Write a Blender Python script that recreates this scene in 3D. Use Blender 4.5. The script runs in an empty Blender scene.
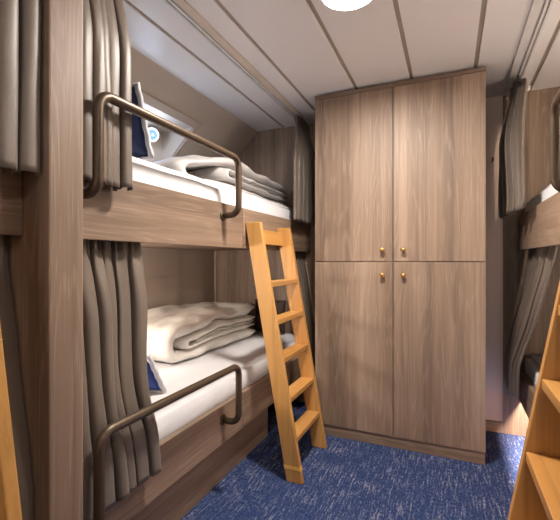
import bpy, bmesh, math, random
from mathutils import Vector, Matrix, noise

C = bpy.context.scene.collection
PI = math.pi

# ------------------------------------------------------------------ materials
def srgb(r, g, b):
    f = lambda c: (c / 255) / 12.92 if c / 255 <= .04045 else ((c / 255 + .055) / 1.055) ** 2.4
    return (f(r), f(g), f(b), 1)

class NT:
    def __init__(s, name):
        s.m = bpy.data.materials.new(name); s.m.use_nodes = True
        s.t = s.m.node_tree; s.b = s.t.nodes['Principled BSDF']
    def n(s, typ, **kw):
        x = s.t.nodes.new(typ)
        for k, v in kw.items():
            if k.startswith('i_'):
                key = k[2:]
                x.inputs[int(key) if key.isdigit() else key].default_value = v
            else: setattr(x, k, v)
        return x
    def l(s, a, ao, b, bi): s.t.links.new(a.outputs[ao], b.inputs[bi])
    def coords(s, scale, rnd=True):
        tc = s.n('ShaderNodeTexCoord'); mp = s.n('ShaderNodeMapping')
        mp.inputs['Scale'].default_value = scale
        if rnd:
            oi = s.n('ShaderNodeObjectInfo'); mu = s.n('ShaderNodeVectorMath', operation='MULTIPLY')
            cb = s.n('ShaderNodeCombineXYZ')
            for k in range(3): s.l(oi, 'Random', cb, k)
            mu.inputs[1].default_value = (7.3, 5.1, 9.7)
            s.l(cb, 0, mu, 0)
            ad = s.n('ShaderNodeVectorMath', operation='ADD')
            s.l(tc, 'Object', ad, 0); s.l(mu, 0, ad, 1); s.l(ad, 0, mp, 'Vector')
        else: s.l(tc, 'Object', mp, 'Vector')
        return mp
    def ramp(s, stops, interp='LINEAR'):
        r = s.n('ShaderNodeValToRGB'); r.color_ramp.interpolation = interp
        e = r.color_ramp.elements
        while len(e) < len(stops): e.new(.5)
        for q, (p, c) in zip(e, stops): q.position = p; q.color = c
        return r
    def mix(s, fac, a, b, mode='MIX'):
        x = s.n('ShaderNodeMix', data_type='RGBA', blend_type=mode)
        def put(v, key):
            if isinstance(v, tuple) and len(v) == 2 and hasattr(v[0], 'outputs'): s.l(v[0], v[1], x, key)
            else: x.inputs[key].default_value = v
        put(fac, 0); put(a, 6); put(b, 7)
        return x
    def bump(s, src, out, strength, dist):
        b = s.n('ShaderNodeBump', i_Strength=strength, i_Distance=dist)
        s.l(src, out, b, 'Height'); s.l(b, 0, s.b, 'Normal')

def plain(name, col, rough=.5, metal=0, emit=None, estr=0, var=.06, vscale=9):
    n = NT(name); n.b.inputs['Roughness'].default_value = rough; n.b.inputs['Metallic'].default_value = metal
    no = n.n('ShaderNodeTexNoise', i_Scale=vscale, i_Detail=3.0)
    mp = n.coords((1, 1, 1)); n.l(mp, 0, no, 'Vector')
    d = tuple(c * (1 - var) for c in col[:3]) + (1,); u = tuple(min(1, c * (1 + var)) for c in col[:3]) + (1,)
    r = n.ramp([(.3, d), (.7, u)]); n.l(no, 0, r, 0); n.l(r, 0, n.b, 'Base Color')
    if emit:
        n.b.inputs['Emission Color'].default_value = emit; n.b.inputs['Emission Strength'].default_value = estr
    return n.m

def wood(name, axis, dark, mid, light, pale, rough=.52, ring=1.0, pores=1.0, band=1.0):
    """veneer; grain runs along axis"""
    n = NT(name)
    st = lambda a, b: tuple(b if i == axis else a for i in range(3))
    # broad plank-like tone bands
    m0 = n.coords(st(9, .12)); b0 = n.n('ShaderNodeTexNoise', i_Scale=1.0, i_Detail=2.0); n.l(m0, 0, b0, 'Vector')
    # cathedral figure: contour lines of a stretched field
    m1 = n.coords(st(8.0, .75)); b1 = n.n('ShaderNodeTexNoise', i_Scale=1.0, i_Detail=2.0, i_Roughness=.42, i_Distortion=.15)
    n.l(m1, 0, b1, 'Vector')
    mu = n.n('ShaderNodeMath', operation='MULTIPLY'); mu.inputs[1].default_value = 95.0 * ring; n.l(b1, 0, mu, 0)
    si = n.n('ShaderNodeMath', operation='SINE'); n.l(mu, 0, si, 0)
    # fine fibre and pores
    m2 = n.coords(st(260, 5)); f = n.n('ShaderNodeTexNoise', i_Scale=1.0, i_Detail=4.0, i_Roughness=.6); n.l(m2, 0, f, 'Vector')
    m3 = n.coords(st(60, 1.2)); g = n.n('ShaderNodeTexNoise', i_Scale=1.0, i_Detail=3.0); n.l(m3, 0, g, 'Vector')
    r0 = n.ramp([(.30, dark), (.5, mid), (.70, light)]); n.l(b0, 0, r0, 0)
    c1 = n.mix(.08, (r0, 0), mid)
    rg = n.ramp([(.25, (.66, .64, .62, 1)), (.55, (1, 1, 1, 1)), (.8, (1.0, 1.0, 1.0, 1))]); n.l(g, 0, rg, 0)
    c2 = n.mix(.75, (c1, 2), (rg, 0), 'MULTIPLY')
    rs = n.ramp([(.55, (0, 0, 0, 1)), (.95, (1, 1, 1, 1))])
    sc = n.n('ShaderNodeMath', operation='MULTIPLY_ADD'); sc.inputs[1].default_value = .5; sc.inputs[2].default_value = .5
    n.l(si, 0, sc, 0); n.l(sc, 0, rs, 0)
    fm = n.n('ShaderNodeMath', operation='MULTIPLY'); fr = n.ramp([(.42, (0, 0, 0, 1)), (.62, (1, 1, 1, 1))]); n.l(f, 0, fr, 0)
    n.l(rs, 0, fm, 0); n.l(fr, 0, fm, 1)
    fk = n.n('ShaderNodeMath', operation='MULTIPLY'); fk.inputs[1].default_value = .25 * pores; n.l(fm, 0, fk, 0)
    c3 = n.mix((fk, 0), (c2, 2), pale)
    rf = n.ramp([(.25, (.80, .79, .78, 1)), (.5, (1, 1, 1, 1))]); n.l(f, 0, rf, 0)
    c4 = n.mix(.6, (c3, 2), (rf, 0), 'MULTIPLY')
    n.l(c4, 2, n.b, 'Base Color'); n.b.inputs['Roughness'].default_value = rough
    n.bump(f, 0, .12, .001)
    return n.m

VD, VM, VL, VP = srgb(106, 86, 71), srgb(135, 112, 94), srgb(159, 135, 115), srgb(186, 165, 147)
veneer_v = wood('veneer_vertical', 2, VD, VM, VL, VP)
veneer_h = wood('veneer_horizontal', 1, VD, VM, VL, VP)
veneer_x = wood('veneer_crosswise', 0, VD, VM, VL, VP)
OD, OM, OL, OP = srgb(172, 118, 60), srgb(188, 137, 75), srgb(201, 152, 90), srgb(212, 166, 106)
oak_v = wood('honey_oak_rail', 2, OD, OM, OL, OP, .38, .6, .5)
oak_h = wood('honey_oak_tread', 1, OD, OM, OL, OP, .38, .6, .5)

def carpet_mat():
    n = NT('navy_flecked_carpet')
    m = n.coords((105, 10, 1), False); a = n.n('ShaderNodeTexNoise', i_Scale=1.0, i_Detail=4.0, i_Roughness=.62); n.l(m, 0, a, 'Vector')
    m2 = n.coords((150, 60, 1), False); b = n.n('ShaderNodeTexNoise', i_Scale=1.0, i_Detail=2.0); n.l(m2, 0, b, 'Vector')
    m3 = n.coords((6, 6, 1), False); c = n.n('ShaderNodeTexNoise', i_Scale=1.0, i_Detail=2.0); n.l(m3, 0, c, 'Vector')
    m4 = n.coords((38, 70, 1), False); d = n.n('ShaderNodeTexNoise', i_Scale=1.0, i_Detail=3.0, i_Roughness=.6); n.l(m4, 0, d, 'Vector')
    base = n.ramp([(.3, srgb(33, 46, 80)), (.55, srgb(47, 63, 104)), (.75, srgb(68, 86, 126))]); n.l(b, 0, base, 0)
    ra = n.ramp([(.50, (0, 0, 0, 1)), (.62, (1, 1, 1, 1))]); n.l(a, 0, ra, 0)
    rd = n.ramp([(.58, (0, 0, 0, 1)), (.72, (.8, .8, .8, 1))]); n.l(d, 0, rd, 0)
    mx = n.n('ShaderNodeMath', operation='MAXIMUM'); n.l(ra, 0, mx, 0); n.l(rd, 0, mx, 1)
    rb = n.ramp([(.36, (0, 0, 0, 1)), (.56, (1, 1, 1, 1))]); n.l(b, 0, rb, 0)
    mm = n.n('ShaderNodeMath', operation='MULTIPLY'); n.l(mx, 0, mm, 0); n.l(rb, 0, mm, 1)
    rc = n.ramp([(.35, (.25, .25, .25, 1)), (.65, (.85, .85, .85, 1))]); n.l(c, 0, rc, 0)
    m5 = n.n('ShaderNodeMath', operation='MULTIPLY'); n.l(mm, 0, m5, 0); n.l(rc, 0, m5, 1)
    o = n.mix((m5, 0), (base, 0), srgb(146, 146, 162))
    n.l(o, 2, n.b, 'Base Color'); n.b.inputs['Roughness'].default_value = .95
    n.b.inputs['Specular IOR Level'].default_value = .1
    n.bump(b, 0, .5, .004)
    return n.m
carpet = carpet_mat()

def cloth(name, col, weave=900, rough=.8, sheen=0, var=.05, bump=.15, wr=0):
    n = NT(name)
    m = n.coords((1, 1, 1)); a = n.n('ShaderNodeTexNoise', i_Scale=weave, i_Detail=1.0); n.l(m, 0, a, 'Vector')
    b = n.n('ShaderNodeTexNoise', i_Scale=7.0, i_Detail=4.0); n.l(m, 0, b, 'Vector')
    d = tuple(c * (1 - var) for c in col[:3]) + (1,); u = tuple(min(1, c * (1 + var)) for c in col[:3]) + (1,)
    r = n.ramp([(.35, d), (.65, u)]); n.l(b, 0, r, 0)
    ra = n.ramp([(.3, (.86, .86, .86, 1)), (.6, (1, 1, 1, 1))]); n.l(a, 0, ra, 0)
    o = n.mix(.7, (r, 0), (ra, 0), 'MULTIPLY'); n.l(o, 2, n.b, 'Base Color')
    n.b.inputs['Roughness'].default_value = rough
    n.b.inputs['Sheen Weight'].default_value = sheen
    if wr:
        w = n.n('ShaderNodeTexNoise', i_Scale=14.0, i_Detail=3.0, i_Distortion=.8); n.l(m, 0, w, 'Vector'); n.bump(w, 0, wr, .02)
    else: n.bump(a, 0, bump, .001)
    return n.m
curtain_cloth = cloth('taupe_satin_curtain', srgb(104, 91, 80), 700, .46, .15)
sheet_cloth = cloth('white_sheet', srgb(208, 207, 210), 700, .8, 0, .02, wr=.12)
duvet_cloth = cloth('white_duvet', srgb(230, 226, 220), 500, .75, 0, .03, wr=.30)
grey_duvet = cloth('pale_grey_duvet', srgb(196, 192, 190), 260, .8, 0, .10, wr=.30)
navy_cloth = cloth('navy_pillow', srgb(24, 46, 92), 500, .6, .1, .12)
blue_cloth = cloth('royal_blue_pillow', srgb(34, 66, 140), 400, .6, .1, .2)
lace_cloth = cloth('white_lace', srgb(205, 205, 212), 260, .8, 0, .2, bump=.5)
brown_cloth = cloth('dark_brown_cushion', srgb(52, 36, 28), 500, .8)
bronze = plain('antique_bronze', srgb(86, 71, 56), .40, .5, var=.05)
brass = plain('aged_brass', srgb(196, 152, 92), .3, .9)
ceil_mat = plain('white_ceiling_panel', srgb(228, 223, 221), .45, var=.015, vscale=2)
groove_mat = plain('beige_ceiling_groove', srgb(168, 155, 142), .6)
trackbeige = plain('beige_track', srgb(208, 192, 174), .5)
trackgrey = plain('grey_aluminium_track', srgb(214, 210, 208), .45, 0)
wall_tan = plain('taupe_wall', srgb(186, 173, 160), .7, var=.02, vscale=3)
wall_grey = plain('greige_wall', srgb(230, 206, 188), .7, var=.02, vscale=3)
trim_tan = plain('taupe_trim', srgb(176, 162, 150), .6, var=.02)
dark_gap = plain('dark_reveal', srgb(40, 30, 24), .8)
chrome = plain('chrome', srgb(225, 228, 232), .18, .9)
white_plastic = plain('white_plastic', srgb(225, 222, 218), .4)
dark_metal = plain('dark_metal', srgb(50, 42, 38), .4, .6)
tape = plain('amber_tape', srgb(220, 170, 84), .5)
LAMP = 400
lamp_glow = plain('lamp_diffuser', srgb(255, 250, 244), .5, emit=(1.0, .92, .83, 1), estr=LAMP)
lamp_glow_dim = plain('lamp_diffuser_dim', srgb(255, 250, 244), .5, emit=(1.0, .92, .83, 1), estr=92)
strip_glow = plain('strip_diffuser', srgb(255, 240, 225), .5, emit=(1.0, .80, .66, 1), estr=520)
read_warm = plain('warm_reading_lens', srgb(255, 240, 220), .4, emit=(1.0, .85, .68, 1), estr=6)
read_glow = plain('reading_lens', srgb(84, 116, 158), .3, emit=(.55, .75, 1.0, 1), estr=.15)

# ------------------------------------------------------------------ mesh helpers
def nb(): return bmesh.new()

def add_box(bm, a, b, bev=.0, mat=0):
    x0, y0, z0 = (min(p, q) for p, q in zip(a, b)); x1, y1, z1 = (max(p, q) for p, q in zip(a, b))
    t = nb()
    bmesh.ops.create_cube(t, size=1)
    for v in t.verts: v.co = Vector(((x0 + x1) / 2 + v.co.x * (x1 - x0), (y0 + y1) / 2 + v.co.y * (y1 - y0), (z0 + z1) / 2 + v.co.z * (z1 - z0)))
    if bev: bmesh.ops.bevel(t, geom=t.edges[:], offset=bev, segments=2, profile=.6, affect='EDGES')
    join(bm, t, mat)

def join(bm, t, mat=0):
    mp = {}
    for v in t.verts: mp[v] = bm.verts.new(v.co)
    for f in t.faces:
        g = bm.faces.new([mp[v] for v in f.verts]); g.material_index = mat; g.smooth = f.smooth
    t.free()

def add_prism(bm, poly, axis, lo, hi, mat=0, bev=0):
    """poly: 2-D points in the plane of the two other axes (in xyz order); extruded along axis"""
    t = nb()
    def mk(p, w):
        q = list(p); q.insert(axis, w); return t.verts.new(q)
    A = [mk(p, lo) for p in poly]; B = [mk(p, hi) for p in poly]
    n = len(poly)
    t.faces.new(A); t.faces.new(B[::-1])
    for i in range(n): t.faces.new((A[i], B[i], B[(i + 1) % n], A[(i + 1) % n]))
    bmesh.ops.recalc_face_normals(t, faces=t.faces[:])
    if bev: bmesh.ops.bevel(t, geom=t.edges[:], offset=bev, segments=2, profile=.6, affect='EDGES')
    join(bm, t, mat)

def add_tube(bm, pts, r, seg=14, caps=True):
    pts = [Vector(p) for p in pts]; rings = []
    up = None
    for i, p in enumerate(pts):
        d = (pts[min(i + 1, len(pts) - 1)] - pts[max(i - 1, 0)]).normalized()
        if up is None: up = Vector((0, 0, 1)) if abs(d.z) < .9 else Vector((1, 0, 0))
        s = d.cross(up).normalized(); up = s.cross(d).normalized()
        rr = r[i] if isinstance(r, list) else r
        rings.append([bm.verts.new(p + s * math.cos(2 * PI * k / seg) * rr + up * math.sin(2 * PI * k / seg) * rr) for k in range(seg)])
    for a, b in zip(rings, rings[1:]):
        for k in range(seg):
            f = bm.faces.new((a[k], a[(k + 1) % seg], b[(k + 1) % seg], b[k])); f.smooth = True
    if caps: bm.faces.new(rings[0][::-1]); bm.faces.new(rings[-1])

def fillet(pts, r, n=8):
    pts = [Vector(p) for p in pts]; out = [pts[0]]
    for a, b, c in zip(pts, pts[1:], pts[2:]):
        d1 = (a - b); d2 = (c - b); k = min(r, d1.length * .49, d2.length * .49)
        p = b + d1.normalized() * k; q = b + d2.normalized() * k
        ang = d1.angle(d2)
        cen = b + (d1.normalized() + d2.normalized()).normalized() * (k / math.cos(ang / 2))
        rad = (p - cen).length
        for i in range(n + 1):
            t = i / n
            v = ((p - cen).slerp(q - cen, t)) if True else None
            out.append(cen + v.normalized() * rad)
    out.append(pts[-1]); return out

def add_lathe(bm, prof, origin, axis='z', seg=28):
    """prof: (radius, height) pairs"""
    o = Vector(origin); rings = []
    def P(r, h, a):
        c, s = r * math.cos(a), r * math.sin(a)
        return o + (Vector((c, s, h)) if axis == 'z' else Vector((h, c, s)) if axis == 'x' else Vector((c, h, s)))
    t = nb()
    for r, h in prof:
        rings.append([t.verts.new(P(r, h, 2 * PI * k / seg)) for k in range(seg)] if r > 1e-6 else [t.verts.new(P(0, h, 0))])
    for a, b in zip(rings, rings[1:]):
        for k in range(seg):
            k2 = (k + 1) % seg
            vs = [a[k % len(a)], a[k2 % len(a)], b[k2 % len(b)], b[k % len(b)]]
            u = []
            for v in vs:
                if v not in u: u.append(v)
            if len(u) > 2: t.faces.new(u).smooth = True
    bmesh.ops.recalc_face_normals(t, faces=t.faces[:])
    join(bm, t)

def obj(name, bm, mats, parent=None, smooth=False, origin=None):
    me = bpy.data.meshes.new(name)
    off = Vector((0, 0, 0))
    if origin is not None: off = Vector(origin)
    p = parent
    if p is not None:
        w = Vector((0, 0, 0)); q = p
        while q: w += Vector(q.location); q = q.parent
        off = w
    bm.transform(Matrix.Translation(-off)); bm.to_mesh(me); bm.free()
    for m in (mats if isinstance(mats, (list, tuple)) else [mats]): me.materials.append(m)
    if smooth:
        for f in me.polygons: f.use_smooth = True
    o = bpy.data.objects.new(name, me); C.objects.link(o)
    if p is not None: o.parent = p
    elif origin is not None: o.location = off
    return o

def tag(o, label, cat, group=None):
    o['label'] = label; o['category'] = cat
    if group: o['group'] = group
    return o

def thing(name, loc, label, cat, group=None):
    o = bpy.data.objects.new(name, None); C.objects.link(o); o.location = loc; o.empty_display_size = .05
    return tag(o, label, cat, group)

def struct(name, bm, mats, label=None):
    o = obj(name, bm, mats); o['kind'] = 'structure'
    if label: o['label'] = label
    return o

def part(p, name, mats, a, b, bev=.0015):
    bm = nb(); add_box(bm, a, b, bev); return obj(name, bm, mats, p)

def solid(o, t):
    m = o.modifiers.new('thick', 'SOLIDIFY'); m.thickness = t; m.offset = 0
def subsurf(o, n):
    m = o.modifiers.new('soft', 'SUBSURF'); m.levels = n; m.render_levels = n

# ------------------------------------------------------------------ the room
CZ = 2.11                       # ceiling
XL, XR = -1.815, 1.24           # long side walls
YB, YN = 2.77, -1.50            # end wall behind the wardrobe, end wall behind the camera
PL, PR = -.96, .385              # front planes of the left and right bunks
Y0, Y1 = .618, .712             # partition between the left bunks

bm = nb(); add_box(bm, (XL - .1, YN - .1, -.08), (XR + .1, YB + .1, 0)); struct('floor', bm, carpet, 'navy blue carpet with pale flecks')

bm = nb()
grooves = [-1.18, -.85, -.515, -.20, .126, .44, .77, 1.1]
edges = [XL - .1] + grooves + [XR + .1]
for a, b in zip(edges, edges[1:]):
    add_box(bm, (a + .010, YN - .1, CZ), (b - .010, YB + .1, CZ + .02), .0015, 0)
add_box(bm, (XL - .1, YN - .1, CZ + .008), (XR + .1, YB + .1, CZ + .08), 0, 1)
struct('ceiling', bm, [ceil_mat, groove_mat], 'off-white ceiling of long panels with beige grooves')

def left_prof(niche):
    if not niche: return [(XL, 0), (XL, 1.695), (-1.40, CZ + .01), (XL - .1, CZ + .01), (XL - .1, 0)]
    return [(XL, 0), (XL, 1.955), (-1.555, 1.955), (-1.40, CZ + .01), (XL - .1, CZ + .01), (XL - .1, 0)]
bm = nb()
for lo, hi, k in ((YN, 1.15, 0), (1.15, 2.11, 1), (2.11, YB + .02, 0)): add_prism(bm, left_prof(k), 1, lo, hi)
struct('wall_left', bm, wall_tan, 'taupe hull wall sloping in under the ceiling')
bm = nb(); add_box(bm, (XL - .1, YB + .012, -.05), (XR + .1, YB + .1, CZ + .05)); struct('wall_back', bm, wall_grey, 'greige end wall beside the wardrobe')
bm = nb(); add_box(bm, (XR, YN, -.05), (XR + .1, YB + .1, CZ + .05)); struct('wall_right', bm, wall_tan)
bm = nb()
add_box(bm, (XL - .1, YN - .1, -.05), (-.55, YN, CZ + .05)); add_box(bm, (.36, YN - .1, -.05), (XR + .1, YN, CZ + .05)); add_box(bm, (-.55, YN - .1, 2.03), (.36, YN, CZ + .05))  # doorway gap is added so the world background fills the cabin from the front
struct('wall_near', bm, wall_tan, 'taupe wall behind the camera, with a doorway opening added for fill light')
# veneered ends of the bunk bays
bm = nb(); add_box(bm, (XL, YB, 0), (-.80, YB + .02, CZ)); struct('wall_back_left', bm, veneer_v, 'wood veneer end wall of the left bunks')
bm = nb(); add_box(bm, (.304, YB, .0), (XR, YB + .02, CZ)); struct('wall_back_right', bm, veneer_v, 'wood veneer end wall of the right bunks')
bm = nb(); add_box(bm, (.10, YB - .004, 0), (.302, YB + .013, .065), .002); struct('baseboard_back', bm, veneer_x, 'low wood baseboard beside the wardrobe')
# mouldings round the niche in the sloping wall
nx = Vector((.7071, 0, -.7071))
def slope_strip(y0, y1, z0, z1, h):
    bm = nb(); v = []
    for k in (0, h):
        for z, y in ((z0, y0), (z0, y1), (z1, y1), (z1, y0)):
            x = -1.40 - (CZ - z) * 1.0
            v.append(bm.verts.new(Vector((x, y, z)) + nx * k))
    for f in ((3, 2, 1, 0), (4, 5, 6, 7), (0, 1, 5, 4), (1, 2, 6, 5), (2, 3, 7, 6), (3, 0, 4, 7)): bm.faces.new([v[i] for i in f])
    bmesh.ops.recalc_face_normals(bm, faces=bm.faces[:])
    bmesh.ops.bevel(bm, geom=bm.edges[:], offset=.003, segments=2, affect='EDGES')
    return bm
struct('trim_1', slope_strip(1.15, 2.15, 1.957, 1.992, .016), trim_tan, 'moulding along the top of the niche')
struct('trim_2', slope_strip(2.112, 2.145, 1.70, 1.956, .010), trim_tan, 'moulding down the end of the niche')
bm = nb(); add_box(bm, (XL, YB - .006, .53), (XL + .008, YB, 1.16)); struct('trim_3', bm, trackbeige, 'thin pale corner strip in the lower bunk')

# ------------------------------------------------------------------ partition between the left bunks
t = thing('partition_post', (-1.1, .665, 0), 'tall wood veneer post and partition dividing the near and far left bunks', 'post')
part(t, 'side_panel', veneer_v, (XL, Y0 + .002, 0), (PL - .02, Y1 - .002, CZ), .0)
part(t, 'front_post', veneer_v, (PL - .02, Y0, 0), (-.867, Y1, CZ), .004)
t = thing('partition_post', (.6, .665, 0), 'wood veneer partition at the near end of the right bunks', 'post')
part(t, 'side_panel', veneer_v, (PR + .02, Y0 + .002, 0), (XR, Y1 - .002, CZ), .0)
part(t, 'front_post', veneer_v, (PR - .093, Y0, 0), (PR + .02, Y1, CZ), .004)

# ------------------------------------------------------------------ bunk beds
def bunk(label, side, y0, y1, seam=None, plinth_end=None, rails=(), drop=.022, inset=0, deep=.84):
    """side -1: left wall, +1: right wall. X(a): a metres out of the bed front into the aisle"""
    px = PL if side < 0 else PR
    X = (lambda a: px + a) if side < 0 else (lambda a: px - a)
    r = thing('bunk_bed', (X(-.4), (y0 + y1) / 2, 0), label, 'bunk bed', 'bunk beds of the cabin')
    cuts = [y0 + .002] + ([seam] if seam else []) + [y1 - .002]
    for nm, z0, z1 in (('upper_panel', 1.14, 1.345), ('lower_panel', .23, .408)):
        for k, (a, b) in enumerate(zip(cuts, cuts[1:])):
            part(r, nm, veneer_h, (X(-.025), a + (.003 if k else 0), z0), (X(0), b - (.003 if k < len(cuts) - 2 else 0), z1), .0025)
    for nm, z0, z1 in (('bed_base', 1.16, 1.198), ('bed_base', .29, .325)):
        part(r, nm, veneer_h, (X(-deep), y0 + .004, z0), (X(-.026), y1 - .004, z1), .001)
    part(r, 'plinth', veneer_h, (X(-.10 - inset), y0 + .004, 0.001), (X(-.065 - inset), plinth_end or y1 - .004, .288), .001)
    for (ya, yb, zt, zb) in rails:
        a = .084; zn = zb - drop
        pts = [(X(-.004), ya, zn), (X(a), ya, zn), (X(a), ya, zt), (X(a), yb, zt), (X(a), yb, zb), (X(-.004), yb, zb)]
        bm = nb(); f = fillet(pts, .045, 8); add_tube(bm, f, .0145, 16)
        g = obj('guard_rail', bm, bronze, r)
        g['label'] = 'bronze guard rail'
        for y in (ya, yb):
            bm = nb(); s = 1 if side < 0 else -1
            zz = zn if y == ya else zb
            add_lathe(bm, [(0, s * .001), (.024, s * .001), (.024, s * .004), (.018, s * .007), (0, s * .007)], (px, y, zz), 'x', 20)
            obj('mounting_flange', bm, bronze, g)
    return r
bunk('far left two-tier bunk bed with wood veneer fronts and two bronze guard rails', -1, Y1, YB, 1.722, 2.15,
     [(.765, 1.530, 1.537, 1.285), (.768, 1.530, .603, .342)])
bunk('near left two-tier bunk bed cut off by the photo edge beside the post', -1, YN + .05, Y0)
bunk('right two-tier bunk bed facing the wardrobe corner, opposite the left bunks', 1, Y1, YB, None, None, [(1.235, 1.45, 1.565, 1.295)], inset=.30)

def mattress(x0, x1, y0, y1, z0, z1, label, grp='white mattresses on the bunks'):
    bm = nb(); add_box(bm, (x0, y0, z0), (x1, y1, z1))
    bmesh.ops.subdivide_edges(bm, edges=[e for e in bm.edges if abs((e.verts[0].co - e.verts[1].co).y) > .5], cuts=30)
    bmesh.ops.bevel(bm, geom=[e for e in bm.edges if len(e.link_faces) == 2 and e.calc_face_angle() > 1], offset=.028, segments=4, affect='EDGES')
    for v in bm.verts:
        if v.co.z > z0 + .04:
            v.co.z += .004 * noise.noise(v.co * 6); v.co.x += .003 * noise.noise(v.co * 9 + Vector((3, 1, 2)))
    o = obj('mattress', bm, sheet_cloth, origin=((x0 + x1) / 2, (y0 + y1) / 2, z0), smooth=True)
    return tag(o, label, 'mattress', grp)
mattress(XL + .012, PL - .028, Y1 + .012, YB - .012, 1.1995, 1.442, 'white mattress in the upper left bunk under the grey duvet')
mattress(XL + .012, PL - .028, Y1 + .012, YB - .012, .3265, .520, 'white mattress in the lower left bunk under the white duvet')
mattress(PR + .028, XR - .02, Y1 + .012, YB - .012, 1.1995, 1.442, 'white mattress in the upper right bunk behind the bronze rail')
mattress(PR + .028, XR - .02, Y1 + .012, YB - .012, .3265, .520, 'white mattress in the lower right bunk beside the right ladder')

# ------------------------------------------------------------------ folded duvets
ss0 = lambda t: (lambda c: c * c * (3 - 2 * c))(max(0, min(1, t)))
def duvet(name_label, x0, x1, L, R, z0, H, mat, seed, flat=0.0, tail=1.0, head=1.0, inner=.15):
    """a quilt folded in layers; the folds show along its x1 side"""
    bm = nb(); th = H * .31
    def sweep(path, thick, xa, xb, nx_):
        rows = []
        for i in range(nx_ + 1):
            u = i / nx_; x = xa + (xb - xa) * u
            e = min(u, 1 - u) * nx_
            k = math.sin(min(1, (e + .35) / 2.2) * PI / 2) ** .7
            row = []
            for j, (p, nrm) in enumerate(path):
                q = min(j, len(path) - 1 - j); kj = math.sin(min(1, (q + .4) / 3) * PI / 2)
                h = thick * .5 * k * kj
                def pt(sgn):
                    y, z = p[0] + nrm[0] * h * sgn, p[1] + nrm[1] * h * sgn
                    w = Vector((x * 5, y * 5, z * 7 + seed)); s = (z - z0) / H
                    f = (1 - (1 - tail) * max(0, (y - L) / (R - L))) * (head + (1 - head) * ss0((y - L) / .48))
                    zz = z0 + (z - z0) * f + max(0, s) * (.040 * noise.noise(w) + .018 * noise.noise(w * 2.7) + .008 * noise.noise(Vector((x * 22, y * 7, z * 20 + seed))) + flat * (x - xb) * s)
                    if s < .12: zz = max(zz, z0 + .0005)
                    return bm.verts.new((x + .03 * noise.noise(w * 1.3 + Vector((9, 4, 1))) + .012 * noise.noise(w * 4), y + .018 * noise.noise(w * 1.6 + Vector((1, 7, 3))), max(zz, z0 + .0008)))
                row.append((pt(1), pt(-1)))
            rows.append(row)
        for a, b in zip(rows, rows[1:]):
            for j in range(len(path) - 1):
                bm.faces.new((a[j][0], a[j + 1][0], b[j + 1][0], b[j][0])); bm.faces.new((a[j + 1][1], a[j][1], b[j][1], b[j + 1][1]))
            bm.faces.new((a[0][1], a[0][0], b[0][0], b[0][1])); bm.faces.new((a[-1][0], a[-1][1], b[-1][1], b[-1][0]))
        for row in (rows[0], rows[-1]):
            for j in range(len(path) - 1): bm.faces.new((row[j][0], row[j][1], row[j + 1][1], row[j + 1][0]))
    def cpath(l, r, zl, zh, n=16):
        rad = (zh - zl) / 2; zc = (zh + zl) / 2; pts = []
        for i in range(n): pts.append((r + (l + rad - r) * i / n, zl))
        for i in range(9):
            a = -PI / 2 - PI * i / 8; pts.append((l + rad + rad * math.cos(a), zc + rad * math.sin(a)))
        for i in range(1, n + 1): pts.append((l + rad + (r - l - rad) * i / n, zh))
        out = []
        for i, p in enumerate(pts):
            a, b = pts[max(0, i - 1)], pts[min(len(pts) - 1, i + 1)]
            d = Vector((b[0] - a[0], b[1] - a[1])).normalized(); out.append((p, (-d.y, d.x)))
        return out
    sweep(cpath(L + th / 2, R, z0 + th / 2, z0 + H - th / 2), th, x0, x1, 18)
    ti = H * .15
    sweep(cpath(L + inner, R - .02, z0 + H * .315 + ti / 2, z0 + H * .685 - ti / 2), ti, x0, x1 + .012, 18)
    sweep([((L + inner + .08 + (R - L - inner - .11) * q / 20, z0 + H * .5), (0, 1)) for q in range(21)], H * .075, x0, x1 + .006, 18)
    bmesh.ops.recalc_face_normals(bm, faces=bm.faces[:])
    o = obj('folded_duvet', bm, mat, origin=((x0 + x1) / 2, (L + R) / 2, z0), smooth=True)
    subsurf(o, 2)
    return tag(o, name_label, 'duvet')
duvet('thick white duvet folded in layers at the far end of the lower left bunk', -1.775, -1.30, 1.57, 2.55, .524, .245, duvet_cloth, 3.1, head=.84)
duvet('pale grey duvet folded on the upper left bunk under the sloping wall', -1.70, -1.12, 1.42, 2.70, 1.446, .245, grey_duvet, 8.4, tail=.80, head=.40, inner=.40)
duvet('white duvet on the upper right bunk, glimpsed behind the bronze rail', .60, 1.15, .90, 1.50, 1.446, .16, duvet_cloth, 5.5)

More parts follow.
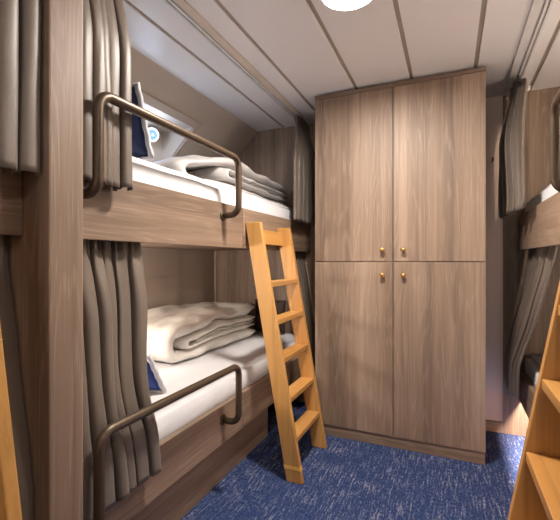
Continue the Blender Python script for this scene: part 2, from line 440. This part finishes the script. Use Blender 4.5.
# ------------------------------------------------------------------ pillows
def pillow(label, cat, c, size, depth, tilt, mat, trim=None, name='pillow', yaw=0):
    w, h = size; n = 18; bm = nb(); grid = []
    for s in (1, -1):
        g = []
        for i in range(n + 1):
            row = []
            for j in range(n + 1):
                u, v = 2 * i / n - 1, 2 * j / n - 1
                p = max(0, (1 - abs(u) ** 2.6)) ** .55 * max(0, (1 - abs(v) ** 2.6)) ** .55
                pin = 1 - .05 * (1 - abs(v) ** 2) * abs(u) ** 4; pin2 = 1 - .05 * (1 - abs(u) ** 2) * abs(v) ** 4
                x, z = u * w / 2 * pin, v * h / 2 * pin2
                y = s * depth / 2 * p * (1 + .12 * noise.noise(Vector((x * 9, s * 3, z * 9))))
                row.append((x, y, z))
            g.append(row)
        grid.append(g)
    V = {}
    def vert(k, i, j):
        if i in (0, n) or j in (0, n): k = 0
        if (k, i, j) not in V: V[(k, i, j)] = bm.verts.new(grid[k][i][j])
        return V[(k, i, j)]
    for k in (0, 1):
        for i in range(n):
            for j in range(n):
                f = [vert(k, i, j), vert(k, i + 1, j), vert(k, i + 1, j + 1), vert(k, i, j + 1)]
                bm.faces.new(f if k else f[::-1])
    M = Matrix.Translation(c) @ Matrix.Rotation(yaw, 4, 'Z') @ Matrix.Rotation(tilt, 4, 'X')
    bm.transform(M); bmesh.ops.recalc_face_normals(bm, faces=bm.faces[:])
    if trim:
        r = thing(name, (c[0], c[1], c[2]), label, cat)
        obj('cover', bm, mat, r, True)
        t = nb(); k = 12; loop = []
        for i in range(4 * k):
            s_, f = divmod(i, k); q = 2 * f / k - 1
            u, v = [(q, -1), (1, q), (-q, 1), (-1, -q)][s_]
            loop.append((u, v))
        rings = []
        for i, (u, v) in enumerate(loop):
            ring = []
            for du, dy in ((.965, .010), (1.02, .008), (1.05, 0), (1.02, -.008), (.965, -.010)):
                wob = 1 + .012 * math.sin(i * 2.1)
                ring.append(t.verts.new((u * w / 2 * du * wob, dy, v * h / 2 * du * wob)))
            rings.append(ring)
        for i in range(len(rings)):
            a, b = rings[i], rings[(i + 1) % len(rings)]
            for q in range(5): t.faces.new((a[q], b[q], b[(q + 1) % 5], a[(q + 1) % 5]))
        t.transform(M); bmesh.ops.recalc_face_normals(t, faces=t.faces[:])
        e = obj('lace_trim', t, lace_cloth, r, True); e['label'] = 'white lace edging'
        return r
    o = obj(name, bm, mat, None, True, origin=c); return tag(o, label, cat)

pillow('navy blue pillow with white lace edging standing on the upper left bunk', 'pillow', (-1.210, 1.085, 1.580), (.40, .250), .12, .28, navy_cloth, True)
pillow('plain white pillow lying flat beside the navy pillow on the upper left bunk', 'pillow', (-1.27, .820, 1.489), (.46, .20), .085, 1.56, sheet_cloth)
pillow('royal blue pillow with white lace edging on the lower left bunk behind the curtain', 'pillow', (-1.295, 1.245, .615), (.40, .19), .10, .50, blue_cloth, True)
pillow('dark brown cushion on the lower left bunk, half hidden behind the ladder', 'cushion', (-1.25, 2.655, .655), (.26, .25), .09, -.06, brown_cloth, name='cushion')

# ------------------------------------------------------------------ curtains
def curtain(label, xc, ya, yb, z0, z1, folds, amp, seed, group='taupe bunk curtains', nu=190, nv=44, hem=.0):
    """xc(s,t), ya(t), yb(t): centre line and run; t=0 at the top"""
    bm = nb(); rows = []
    rnd = random.Random(seed)
    K = folds * 2 + 1                                   # rounded outward folds with narrower hollows between
    wd_ = [(rnd.uniform(.6, 1.8) if k % 2 == 0 else rnd.uniform(.3, .7)) for k in range(K)]
    ht = [(rnd.uniform(.35, 1.0) if k % 2 == 0 else -rnd.uniform(.5, 1.0)) for k in range(K)]
    for j in range(nv + 1):
        t = j / nv; row = []; pl = .011 * math.exp(-(t / .10) ** 2)
        y0, y1 = ya(t), yb(t); A = amp(t)
        W = [w * (1 + .55 * noise.noise(Vector((k * 1.7, t * 1.5 + seed, 2)))) for k, w in enumerate(wd_)]
        H_ = [h * (1 + .5 * noise.noise(Vector((k * 2.3, t * 1.9 + seed, 7)))) for k, h in enumerate(ht)]
        tot = sum(W); cum = [0]
        for w in W: cum.append(cum[-1] + w / tot)
        for i in range(nu + 1):
            s = i / nu; k = 0
            while k < K - 1 and s > cum[k + 1]: k += 1
            u = (s - cum[k]) / (cum[k + 1] - cum[k])
            sh = max(-1, min(1, H_[k])) * math.sin(PI * u) ** .85 if 0 < u < 1 else 0
            x = xc(s, t) + A * sh + pl * math.sin(2 * PI * s * folds * 2.5) + .0035 * noise.noise(Vector((s * 11, t * 4 + seed, 4))) + .001 * noise.noise(Vector((s * 40, t * 5 + seed, 8)))
            y = y0 + (y1 - y0) * s - .010 * math.sin(2 * PI * u) * min(1, A / .02) * (1 if k % 2 == 0 else -1)
            z = z1 + (z0 - z1) * t
            if t > .9: z += (t - .9) * 10 * (.006 * sh + .005 * noise.noise(Vector((s * 4, seed, 1))))
            row.append(bm.verts.new((x, y, z)))
        rows.append(row)
    for a, b in zip(rows, rows[1:]):
        for i in range(nu): bm.faces.new((a[i], a[i + 1], b[i + 1], b[i])).smooth = True
    bmesh.ops.recalc_face_normals(bm, faces=bm.faces[:])
    o = obj('curtain', bm, curtain_cloth, origin=(xc(.5, .5), (ya(.5) + yb(.5)) / 2, z0))
    solid(o, .003)
    return tag(o, label, 'curtain', group)
lerp = lambda a, b, t: a + (b - a) * t
ss = lambda t: t * t * (3 - 2 * t)
cl = lambda t: max(0, min(1, t))
cap = lambda v: (lambda *a: v)
# left upper
curtain('long taupe curtain in the upper far left bunk, gathered against the post', lambda s, t: lerp(-.985, -.9275, ss(cl(t * 2))), cap(.722), lambda t: .920 - .008 * math.sin(t * PI),
        1.297, 2.094, 5, lambda t: lerp(.018, .0265, ss(cl(t * 2))), 2.3)
curtain('short taupe curtain in the upper left bunk beside the wardrobe', lambda s, t: lerp(-.985, -.915, ss(cl(t * 2.2))), lambda t: lerp(2.52, 2.30, ss(cl(t * 2))), cap(2.745),
        1.335, 2.094, 5, lambda t: lerp(.014, .026, cl(t * 2)), 7.7)
curtain('taupe curtain in the near upper bunk at the left photo edge', lambda s, t: lerp(-.965, -.900, ss(cl(t * 2))), cap(.15), cap(.606),
        1.28, 2.094, 8, lambda t: lerp(.028, .044, cl(t * 2)), 11.2)
# left lower
curtain('taupe curtain in the lower far left bunk behind the lower bronze rail', lambda s, t: lerp(-1.015, -.924, cl(t / .80) ** 1.15), cap(.722), lambda t: 1.058 - .050 * math.exp(-((t - .58) / .25) ** 2),
        .352, 1.156, 6, lambda t: .012 + .032 * ss(cl(t * 3)) - .0165 * ss(cl((t - .5) * 3.5)), 4.9)
curtain('dark taupe curtain in the lower left bunk between ladder and wardrobe', lambda s, t: lerp(-1.015, -.915, cl(t / .78) ** 1.15), lambda t: lerp(2.54, 2.45, t), cap(2.745),
        .30, 1.156, 4, lambda t: lerp(.012, .026, cl(t * 2)), 5.3)
curtain('taupe curtain in the near lower bunk behind the near left ladder', lambda s, t: lerp(-1.015, -.920, cl(t / .78) ** 1.15), cap(.20), cap(.608),
        .352, 1.156, 6, lambda t: lerp(.012, .026, cl(t * 2)), 1.6)
# right
curtain('taupe curtain in the upper right bunk beside the greige wall', lambda s, t: lerp(.345, .316 - .030 * s, ss(cl(t * 2))), lambda t: lerp(2.48, 2.16, ss(cl(t * 4.5))), cap(2.745),
        1.335, 2.094, 4, lambda t: lerp(.016, .036, cl(t * 2)), 9.1)
curtain('taupe curtain in the lower right bunk hanging under the right upper panel', lambda s, t: lerp(.44, .325, cl(t / .78) ** 1.15), lambda t: lerp(2.12, 2.42, ss(cl(t - .05))), lambda t: 2.745,
        .335, 1.156, 4, lambda t: lerp(.014, .030, cl(t * 2)), 6.4)

# ------------------------------------------------------------------ curtain tracks
def track(x, y0, y1, label, flip=1, cover=None):
    r = thing('curtain_track', (x, (y0 + y1) / 2, CZ), label, 'curtain track')
    part(r, 'cover_strip', cover or trackbeige, (x + flip * .012, y0, CZ - .007), (x + flip * .050, y1, CZ - .0005), .002)
    bm = nb()
    for a in (-.024, -.006): add_box(bm, (x + flip * a, y0, CZ - .010), (x + flip * (a + .010), y1, CZ - .0005), .001)
    obj('aluminium_channel', bm, trackgrey, r)
    return r
track(-1.010, Y1 + .004, YB - .004, 'ceiling curtain track with beige cover above the far left bunk')
track(-1.010, YN + .05, Y0 - .004, 'ceiling curtain track above the near left bunk, over the photo edge')
track(.352, Y1 + .004, YB - .004, 'grey ceiling curtain track above the right bunk', -1, trackgrey)
bm = nb(); add_lathe(bm, [(0, CZ - .026), (.008, CZ - .024), (.013, CZ - .017), (.012, CZ - .008), (.017, CZ - .001), (0, CZ - .001)], (.425, 2.70, 0))
tag(obj('ceiling_button', bm, white_plastic, origin=(.425, 2.70, CZ)) if False else obj('ceiling_button', bm, white_plastic), 'small white knob on the ceiling beside the upper right curtain', 'ceiling fitting')

# ------------------------------------------------------------------ wardrobe
WX0, WX1, WY = -.768, .172, 2.292
w = thing('wardrobe', ((WX0 + WX1) / 2, 2.53, 0), 'tall four-door wood veneer wardrobe with brass knobs against the end wall', 'wardrobe')
part(w, 'carcass', veneer_v, (WX0, WY + .021, .066), (WX1, YB - .006, 2.074), .001)
part(w, 'top_board', veneer_x, (WX0 - .002, WY - .003, 2.074), (WX1 + .002, YB - .006, 2.096), .002)
part(w, 'plinth', veneer_x, (WX0 + .002, WY + .008, .001), (WX1 - .002, YB - .01, .066), .001)
mid = (WX0 + WX1) / 2
for a, b, kx in ((WX0, mid - .002, mid - .058), (mid + .002, WX1, mid + .058)):
    for z0, z1, kz in ((.068, 1.068, .993), (1.0725, 2.072, 1.137)):
        d = part(w, 'door', veneer_v, (a, WY, z0), (b, WY + .019, z1), .0015)
        bm = nb(); add_lathe(bm, [(0, -.0002), (.010, -.0002), (.010, -.003), (.0055, -.006), (.0055, -.012), (.012, -.017), (.0145, -.022), (.012, -.027), (.006, -.030), (0, -.0305)], (kx, WY, kz), 'y', 20)
        k = obj('knob', bm, brass, d); k['label'] = 'round brass knob'

# ------------------------------------------------------------------ ladders
SL = .180
def ladder(label):
    """local frame: +x out into the aisle, foot of the lean on z=0; bed front at x=0"""
    r = thing('ladder', (0, 0, 0), label, 'ladder', 'oak bunk ladders')
    F = lambda z: .310 - SL * z
    top = 1.272; D = .083
    for s in (-1, 1):
        y0, y1 = (-.2065, -.179) if s < 0 else (.179, .2065)
        bm = nb()
        add_prism(bm, [(F(0) - D, .001), (F(0), .001), (F(top), top), (F(top) - D, top)], 1, y0, y1, 0, .003)
        sr = obj('side_rail', bm, oak_v, r)
        if s > 0: continue
        bm = nb(); g = .0008
        add_prism(bm, [(F(.06) - D - g, .062), (F(.06) + g, .062), (F(.08) + g, .080), (F(.08) - D - g, .080)], 1, y0 - g, y1 + g)
        tp = obj('tape_band', bm, tape, sr); tp['label'] = 'amber tape band near the foot'
    for z in (.208, .398, .590, .780, .968):
        f = F(z)
        part(r, 'tread', oak_h, (f - D + .004, -.1795, z - .026), (f - .002, .1795, z), .003)
    f = F(1.2)
    bm = nb(); add_prism(bm, [(f - D + .010, 1.165), (f - D + .032, 1.165), (f - D + .016, 1.245), (f - D - .006, 1.245)], 1, -.1795, .1795, 0, .002)
    obj('crossbar', bm, oak_h, r)
    return r
def copy_tree(o, parent=None):
    c = o.copy(); C.objects.link(c)
    if parent: c.parent = parent
    for ch in list(o.children): copy_tree(ch, c)
    return c
l1 = ladder('honey oak ladder leaning on the far left bunk beside the wardrobe')
l1.location = (PL + .003, 1.948, 0)
l2 = copy_tree(l1); l2.location = (PR - .005, .982, 0); l2.rotation_euler = (0, 0, PI)
l2['label'] = 'honey oak ladder leaning on the right bunk, cut off by the right photo edge'
l3 = copy_tree(l1); l3.location = (PL + .003, .276, 0)
l3['label'] = 'honey oak ladder of the near left bunk, a sliver at the bottom left photo edge'

# ------------------------------------------------------------------ lamps and small fittings
def ceiling_lamp(x, y, label, glow):
    r = thing('ceiling_lamp', (x, y, CZ), label, 'ceiling light', 'round ceiling lights')
    bm = nb(); add_lathe(bm, [(0, CZ - .0005), (.108, CZ - .0005), (.108, CZ - .014), (.106, CZ - .017), (.103, CZ - .017), (.101, CZ - .014), (.101, CZ - .003), (0, CZ - .003)], (x, y, 0), 'z', 40)
    obj('rim', bm, white_plastic, r)
    bm = nb(); add_lathe(bm, [(.1005, CZ - .0035), (.098, CZ - .006), (0, CZ - .006)], (x, y, 0), 'z', 40)
    obj('diffuser', bm, glow, r)
ceiling_lamp(-.352, 1.450, 'glowing round white ceiling light in front of the wardrobe', lamp_glow)
ceiling_lamp(.283, -.10, 'round white ceiling light nearer the camera', lamp_glow_dim)

def reading_lamp(y, z, fw, label, power, colour, lens, dist, wx=XL, s=1, soft=.03):
    r = thing('wall_lamp', (wx, y, z), label, 'reading lamp', 'reading lamps in the bunks')
    hd = Vector((wx + s * .075, y - .030, z - .005)); fw = Vector(fw).normalized()
    bm = nb(); add_lathe(bm, [(0, s * .0005), (.024, s * .0005), (.024, s * .008), (.018, s * .012), (0, s * .012)], (wx, y + .03, z), 'x', 20); obj('wall_plate', bm, chrome, r)
    bm = nb(); add_tube(bm, [(wx + s * .010, y + .03, z), (wx + s * .040, y + .025, z), (wx + s * .060, y, z - .001), hd - fw * .010], .008, 10); obj('arm', bm, chrome, r)
    def oriented(prof, seg=24):
        b = nb(); add_lathe(b, prof, (0, 0, 0), 'z', seg)
        b.transform(Matrix.Translation(hd) @ fw.to_track_quat('Z', 'Y').to_matrix().to_4x4()); return b
    obj('shade', oriented([(0, -.022), (.024, -.020), (.038, -.004), (.045, .010), (.045, .016), (.033, .016), (.031, .008), (0, .008)]), white_plastic, r)
    obj('lens', oriented([(.0325, .0085), (.024, .012), (0, .014)]), lens, r)
    L = bpy.data.lights.new('reading_lamp_light', 'POINT'); L.energy = power; L.color = colour; L.shadow_soft_size = soft
    lo = bpy.data.objects.new('reading_lamp_light', L); C.objects.link(lo); lo.location = hd + fw * dist
reading_lamp(1.965, 1.885, (.50, -.80, -.32), 'small white reading lamp glowing pale blue in the niche behind the navy pillow', 3.0, (.58, .74, 1.0), read_glow, .17)
reading_lamp(1.00, .98, (.75, .45, -.35), 'small reading lamp on the hull wall of the lower left bunk, behind the curtain', 30.0, (1.0, .91, .80), read_warm, .06, soft=.09)
reading_lamp(1.75, 1.86, (-.6, .55, -.35), 'small reading lamp on the side wall of the upper right bunk, past the photo edge', 16.0, (1.0, .86, .70), read_warm, .06, XR, -1)
reading_lamp(1.75, .96, (-.6, .55, -.35), 'added unseen fill lamp on the side wall of the lower right bunk, past the photo edge', 9.0, (1.0, .91, .80), read_warm, .06, XR, -1)  # added lamp, out of view, to brighten the lower right bedding

r = thing('light_strip', (.425, 2.0, .285), 'warm LED light strip under the right bunk, just behind its lower panel', 'light strip')
part(r, 'housing', white_plastic, (.414, 1.30, .279), (.446, 2.70, .2895), .001)
part(r, 'diffuser', strip_glow, (.422, 1.305, .275), (.438, 2.695, .279), .0)

bm = nb(); add_tube(bm, fillet([(.245, YB + .016, 1.70), (.245, YB - .03, 1.70), (.245, YB - .03, 1.72)], .008, 4), .005, 8)
tag(obj('curtain_hook', bm, dark_metal), 'small dark curtain hook on the greige wall beside the wardrobe', 'hook')

# ------------------------------------------------------------------ world, camera, view
wd = bpy.data.worlds.new('world'); bpy.context.scene.world = wd; wd.use_nodes = True
wd.node_tree.nodes['Background'].inputs[0].default_value = (1.0, .97, .94, 1); wd.node_tree.nodes['Background'].inputs[1].default_value = 1.8

cam = bpy.data.cameras.new('camera'); co = bpy.data.objects.new('camera', cam); C.objects.link(co)
cam.sensor_width = 36; cam.sensor_fit = 'HORIZONTAL'; cam.lens = 387 / 560 * 36; cam.clip_start = .01
co.location = (0, 0, 1.08); co.rotation_euler = (PI / 2, 0, math.radians(23.7))
sc = bpy.context.scene; sc.camera = co
sc.view_settings.view_transform = 'Standard'; sc.view_settings.look = 'None'
sc.view_settings.exposure = .08; sc.view_settings.gamma = 1; sc.view_settings.use_curve_mapping = False
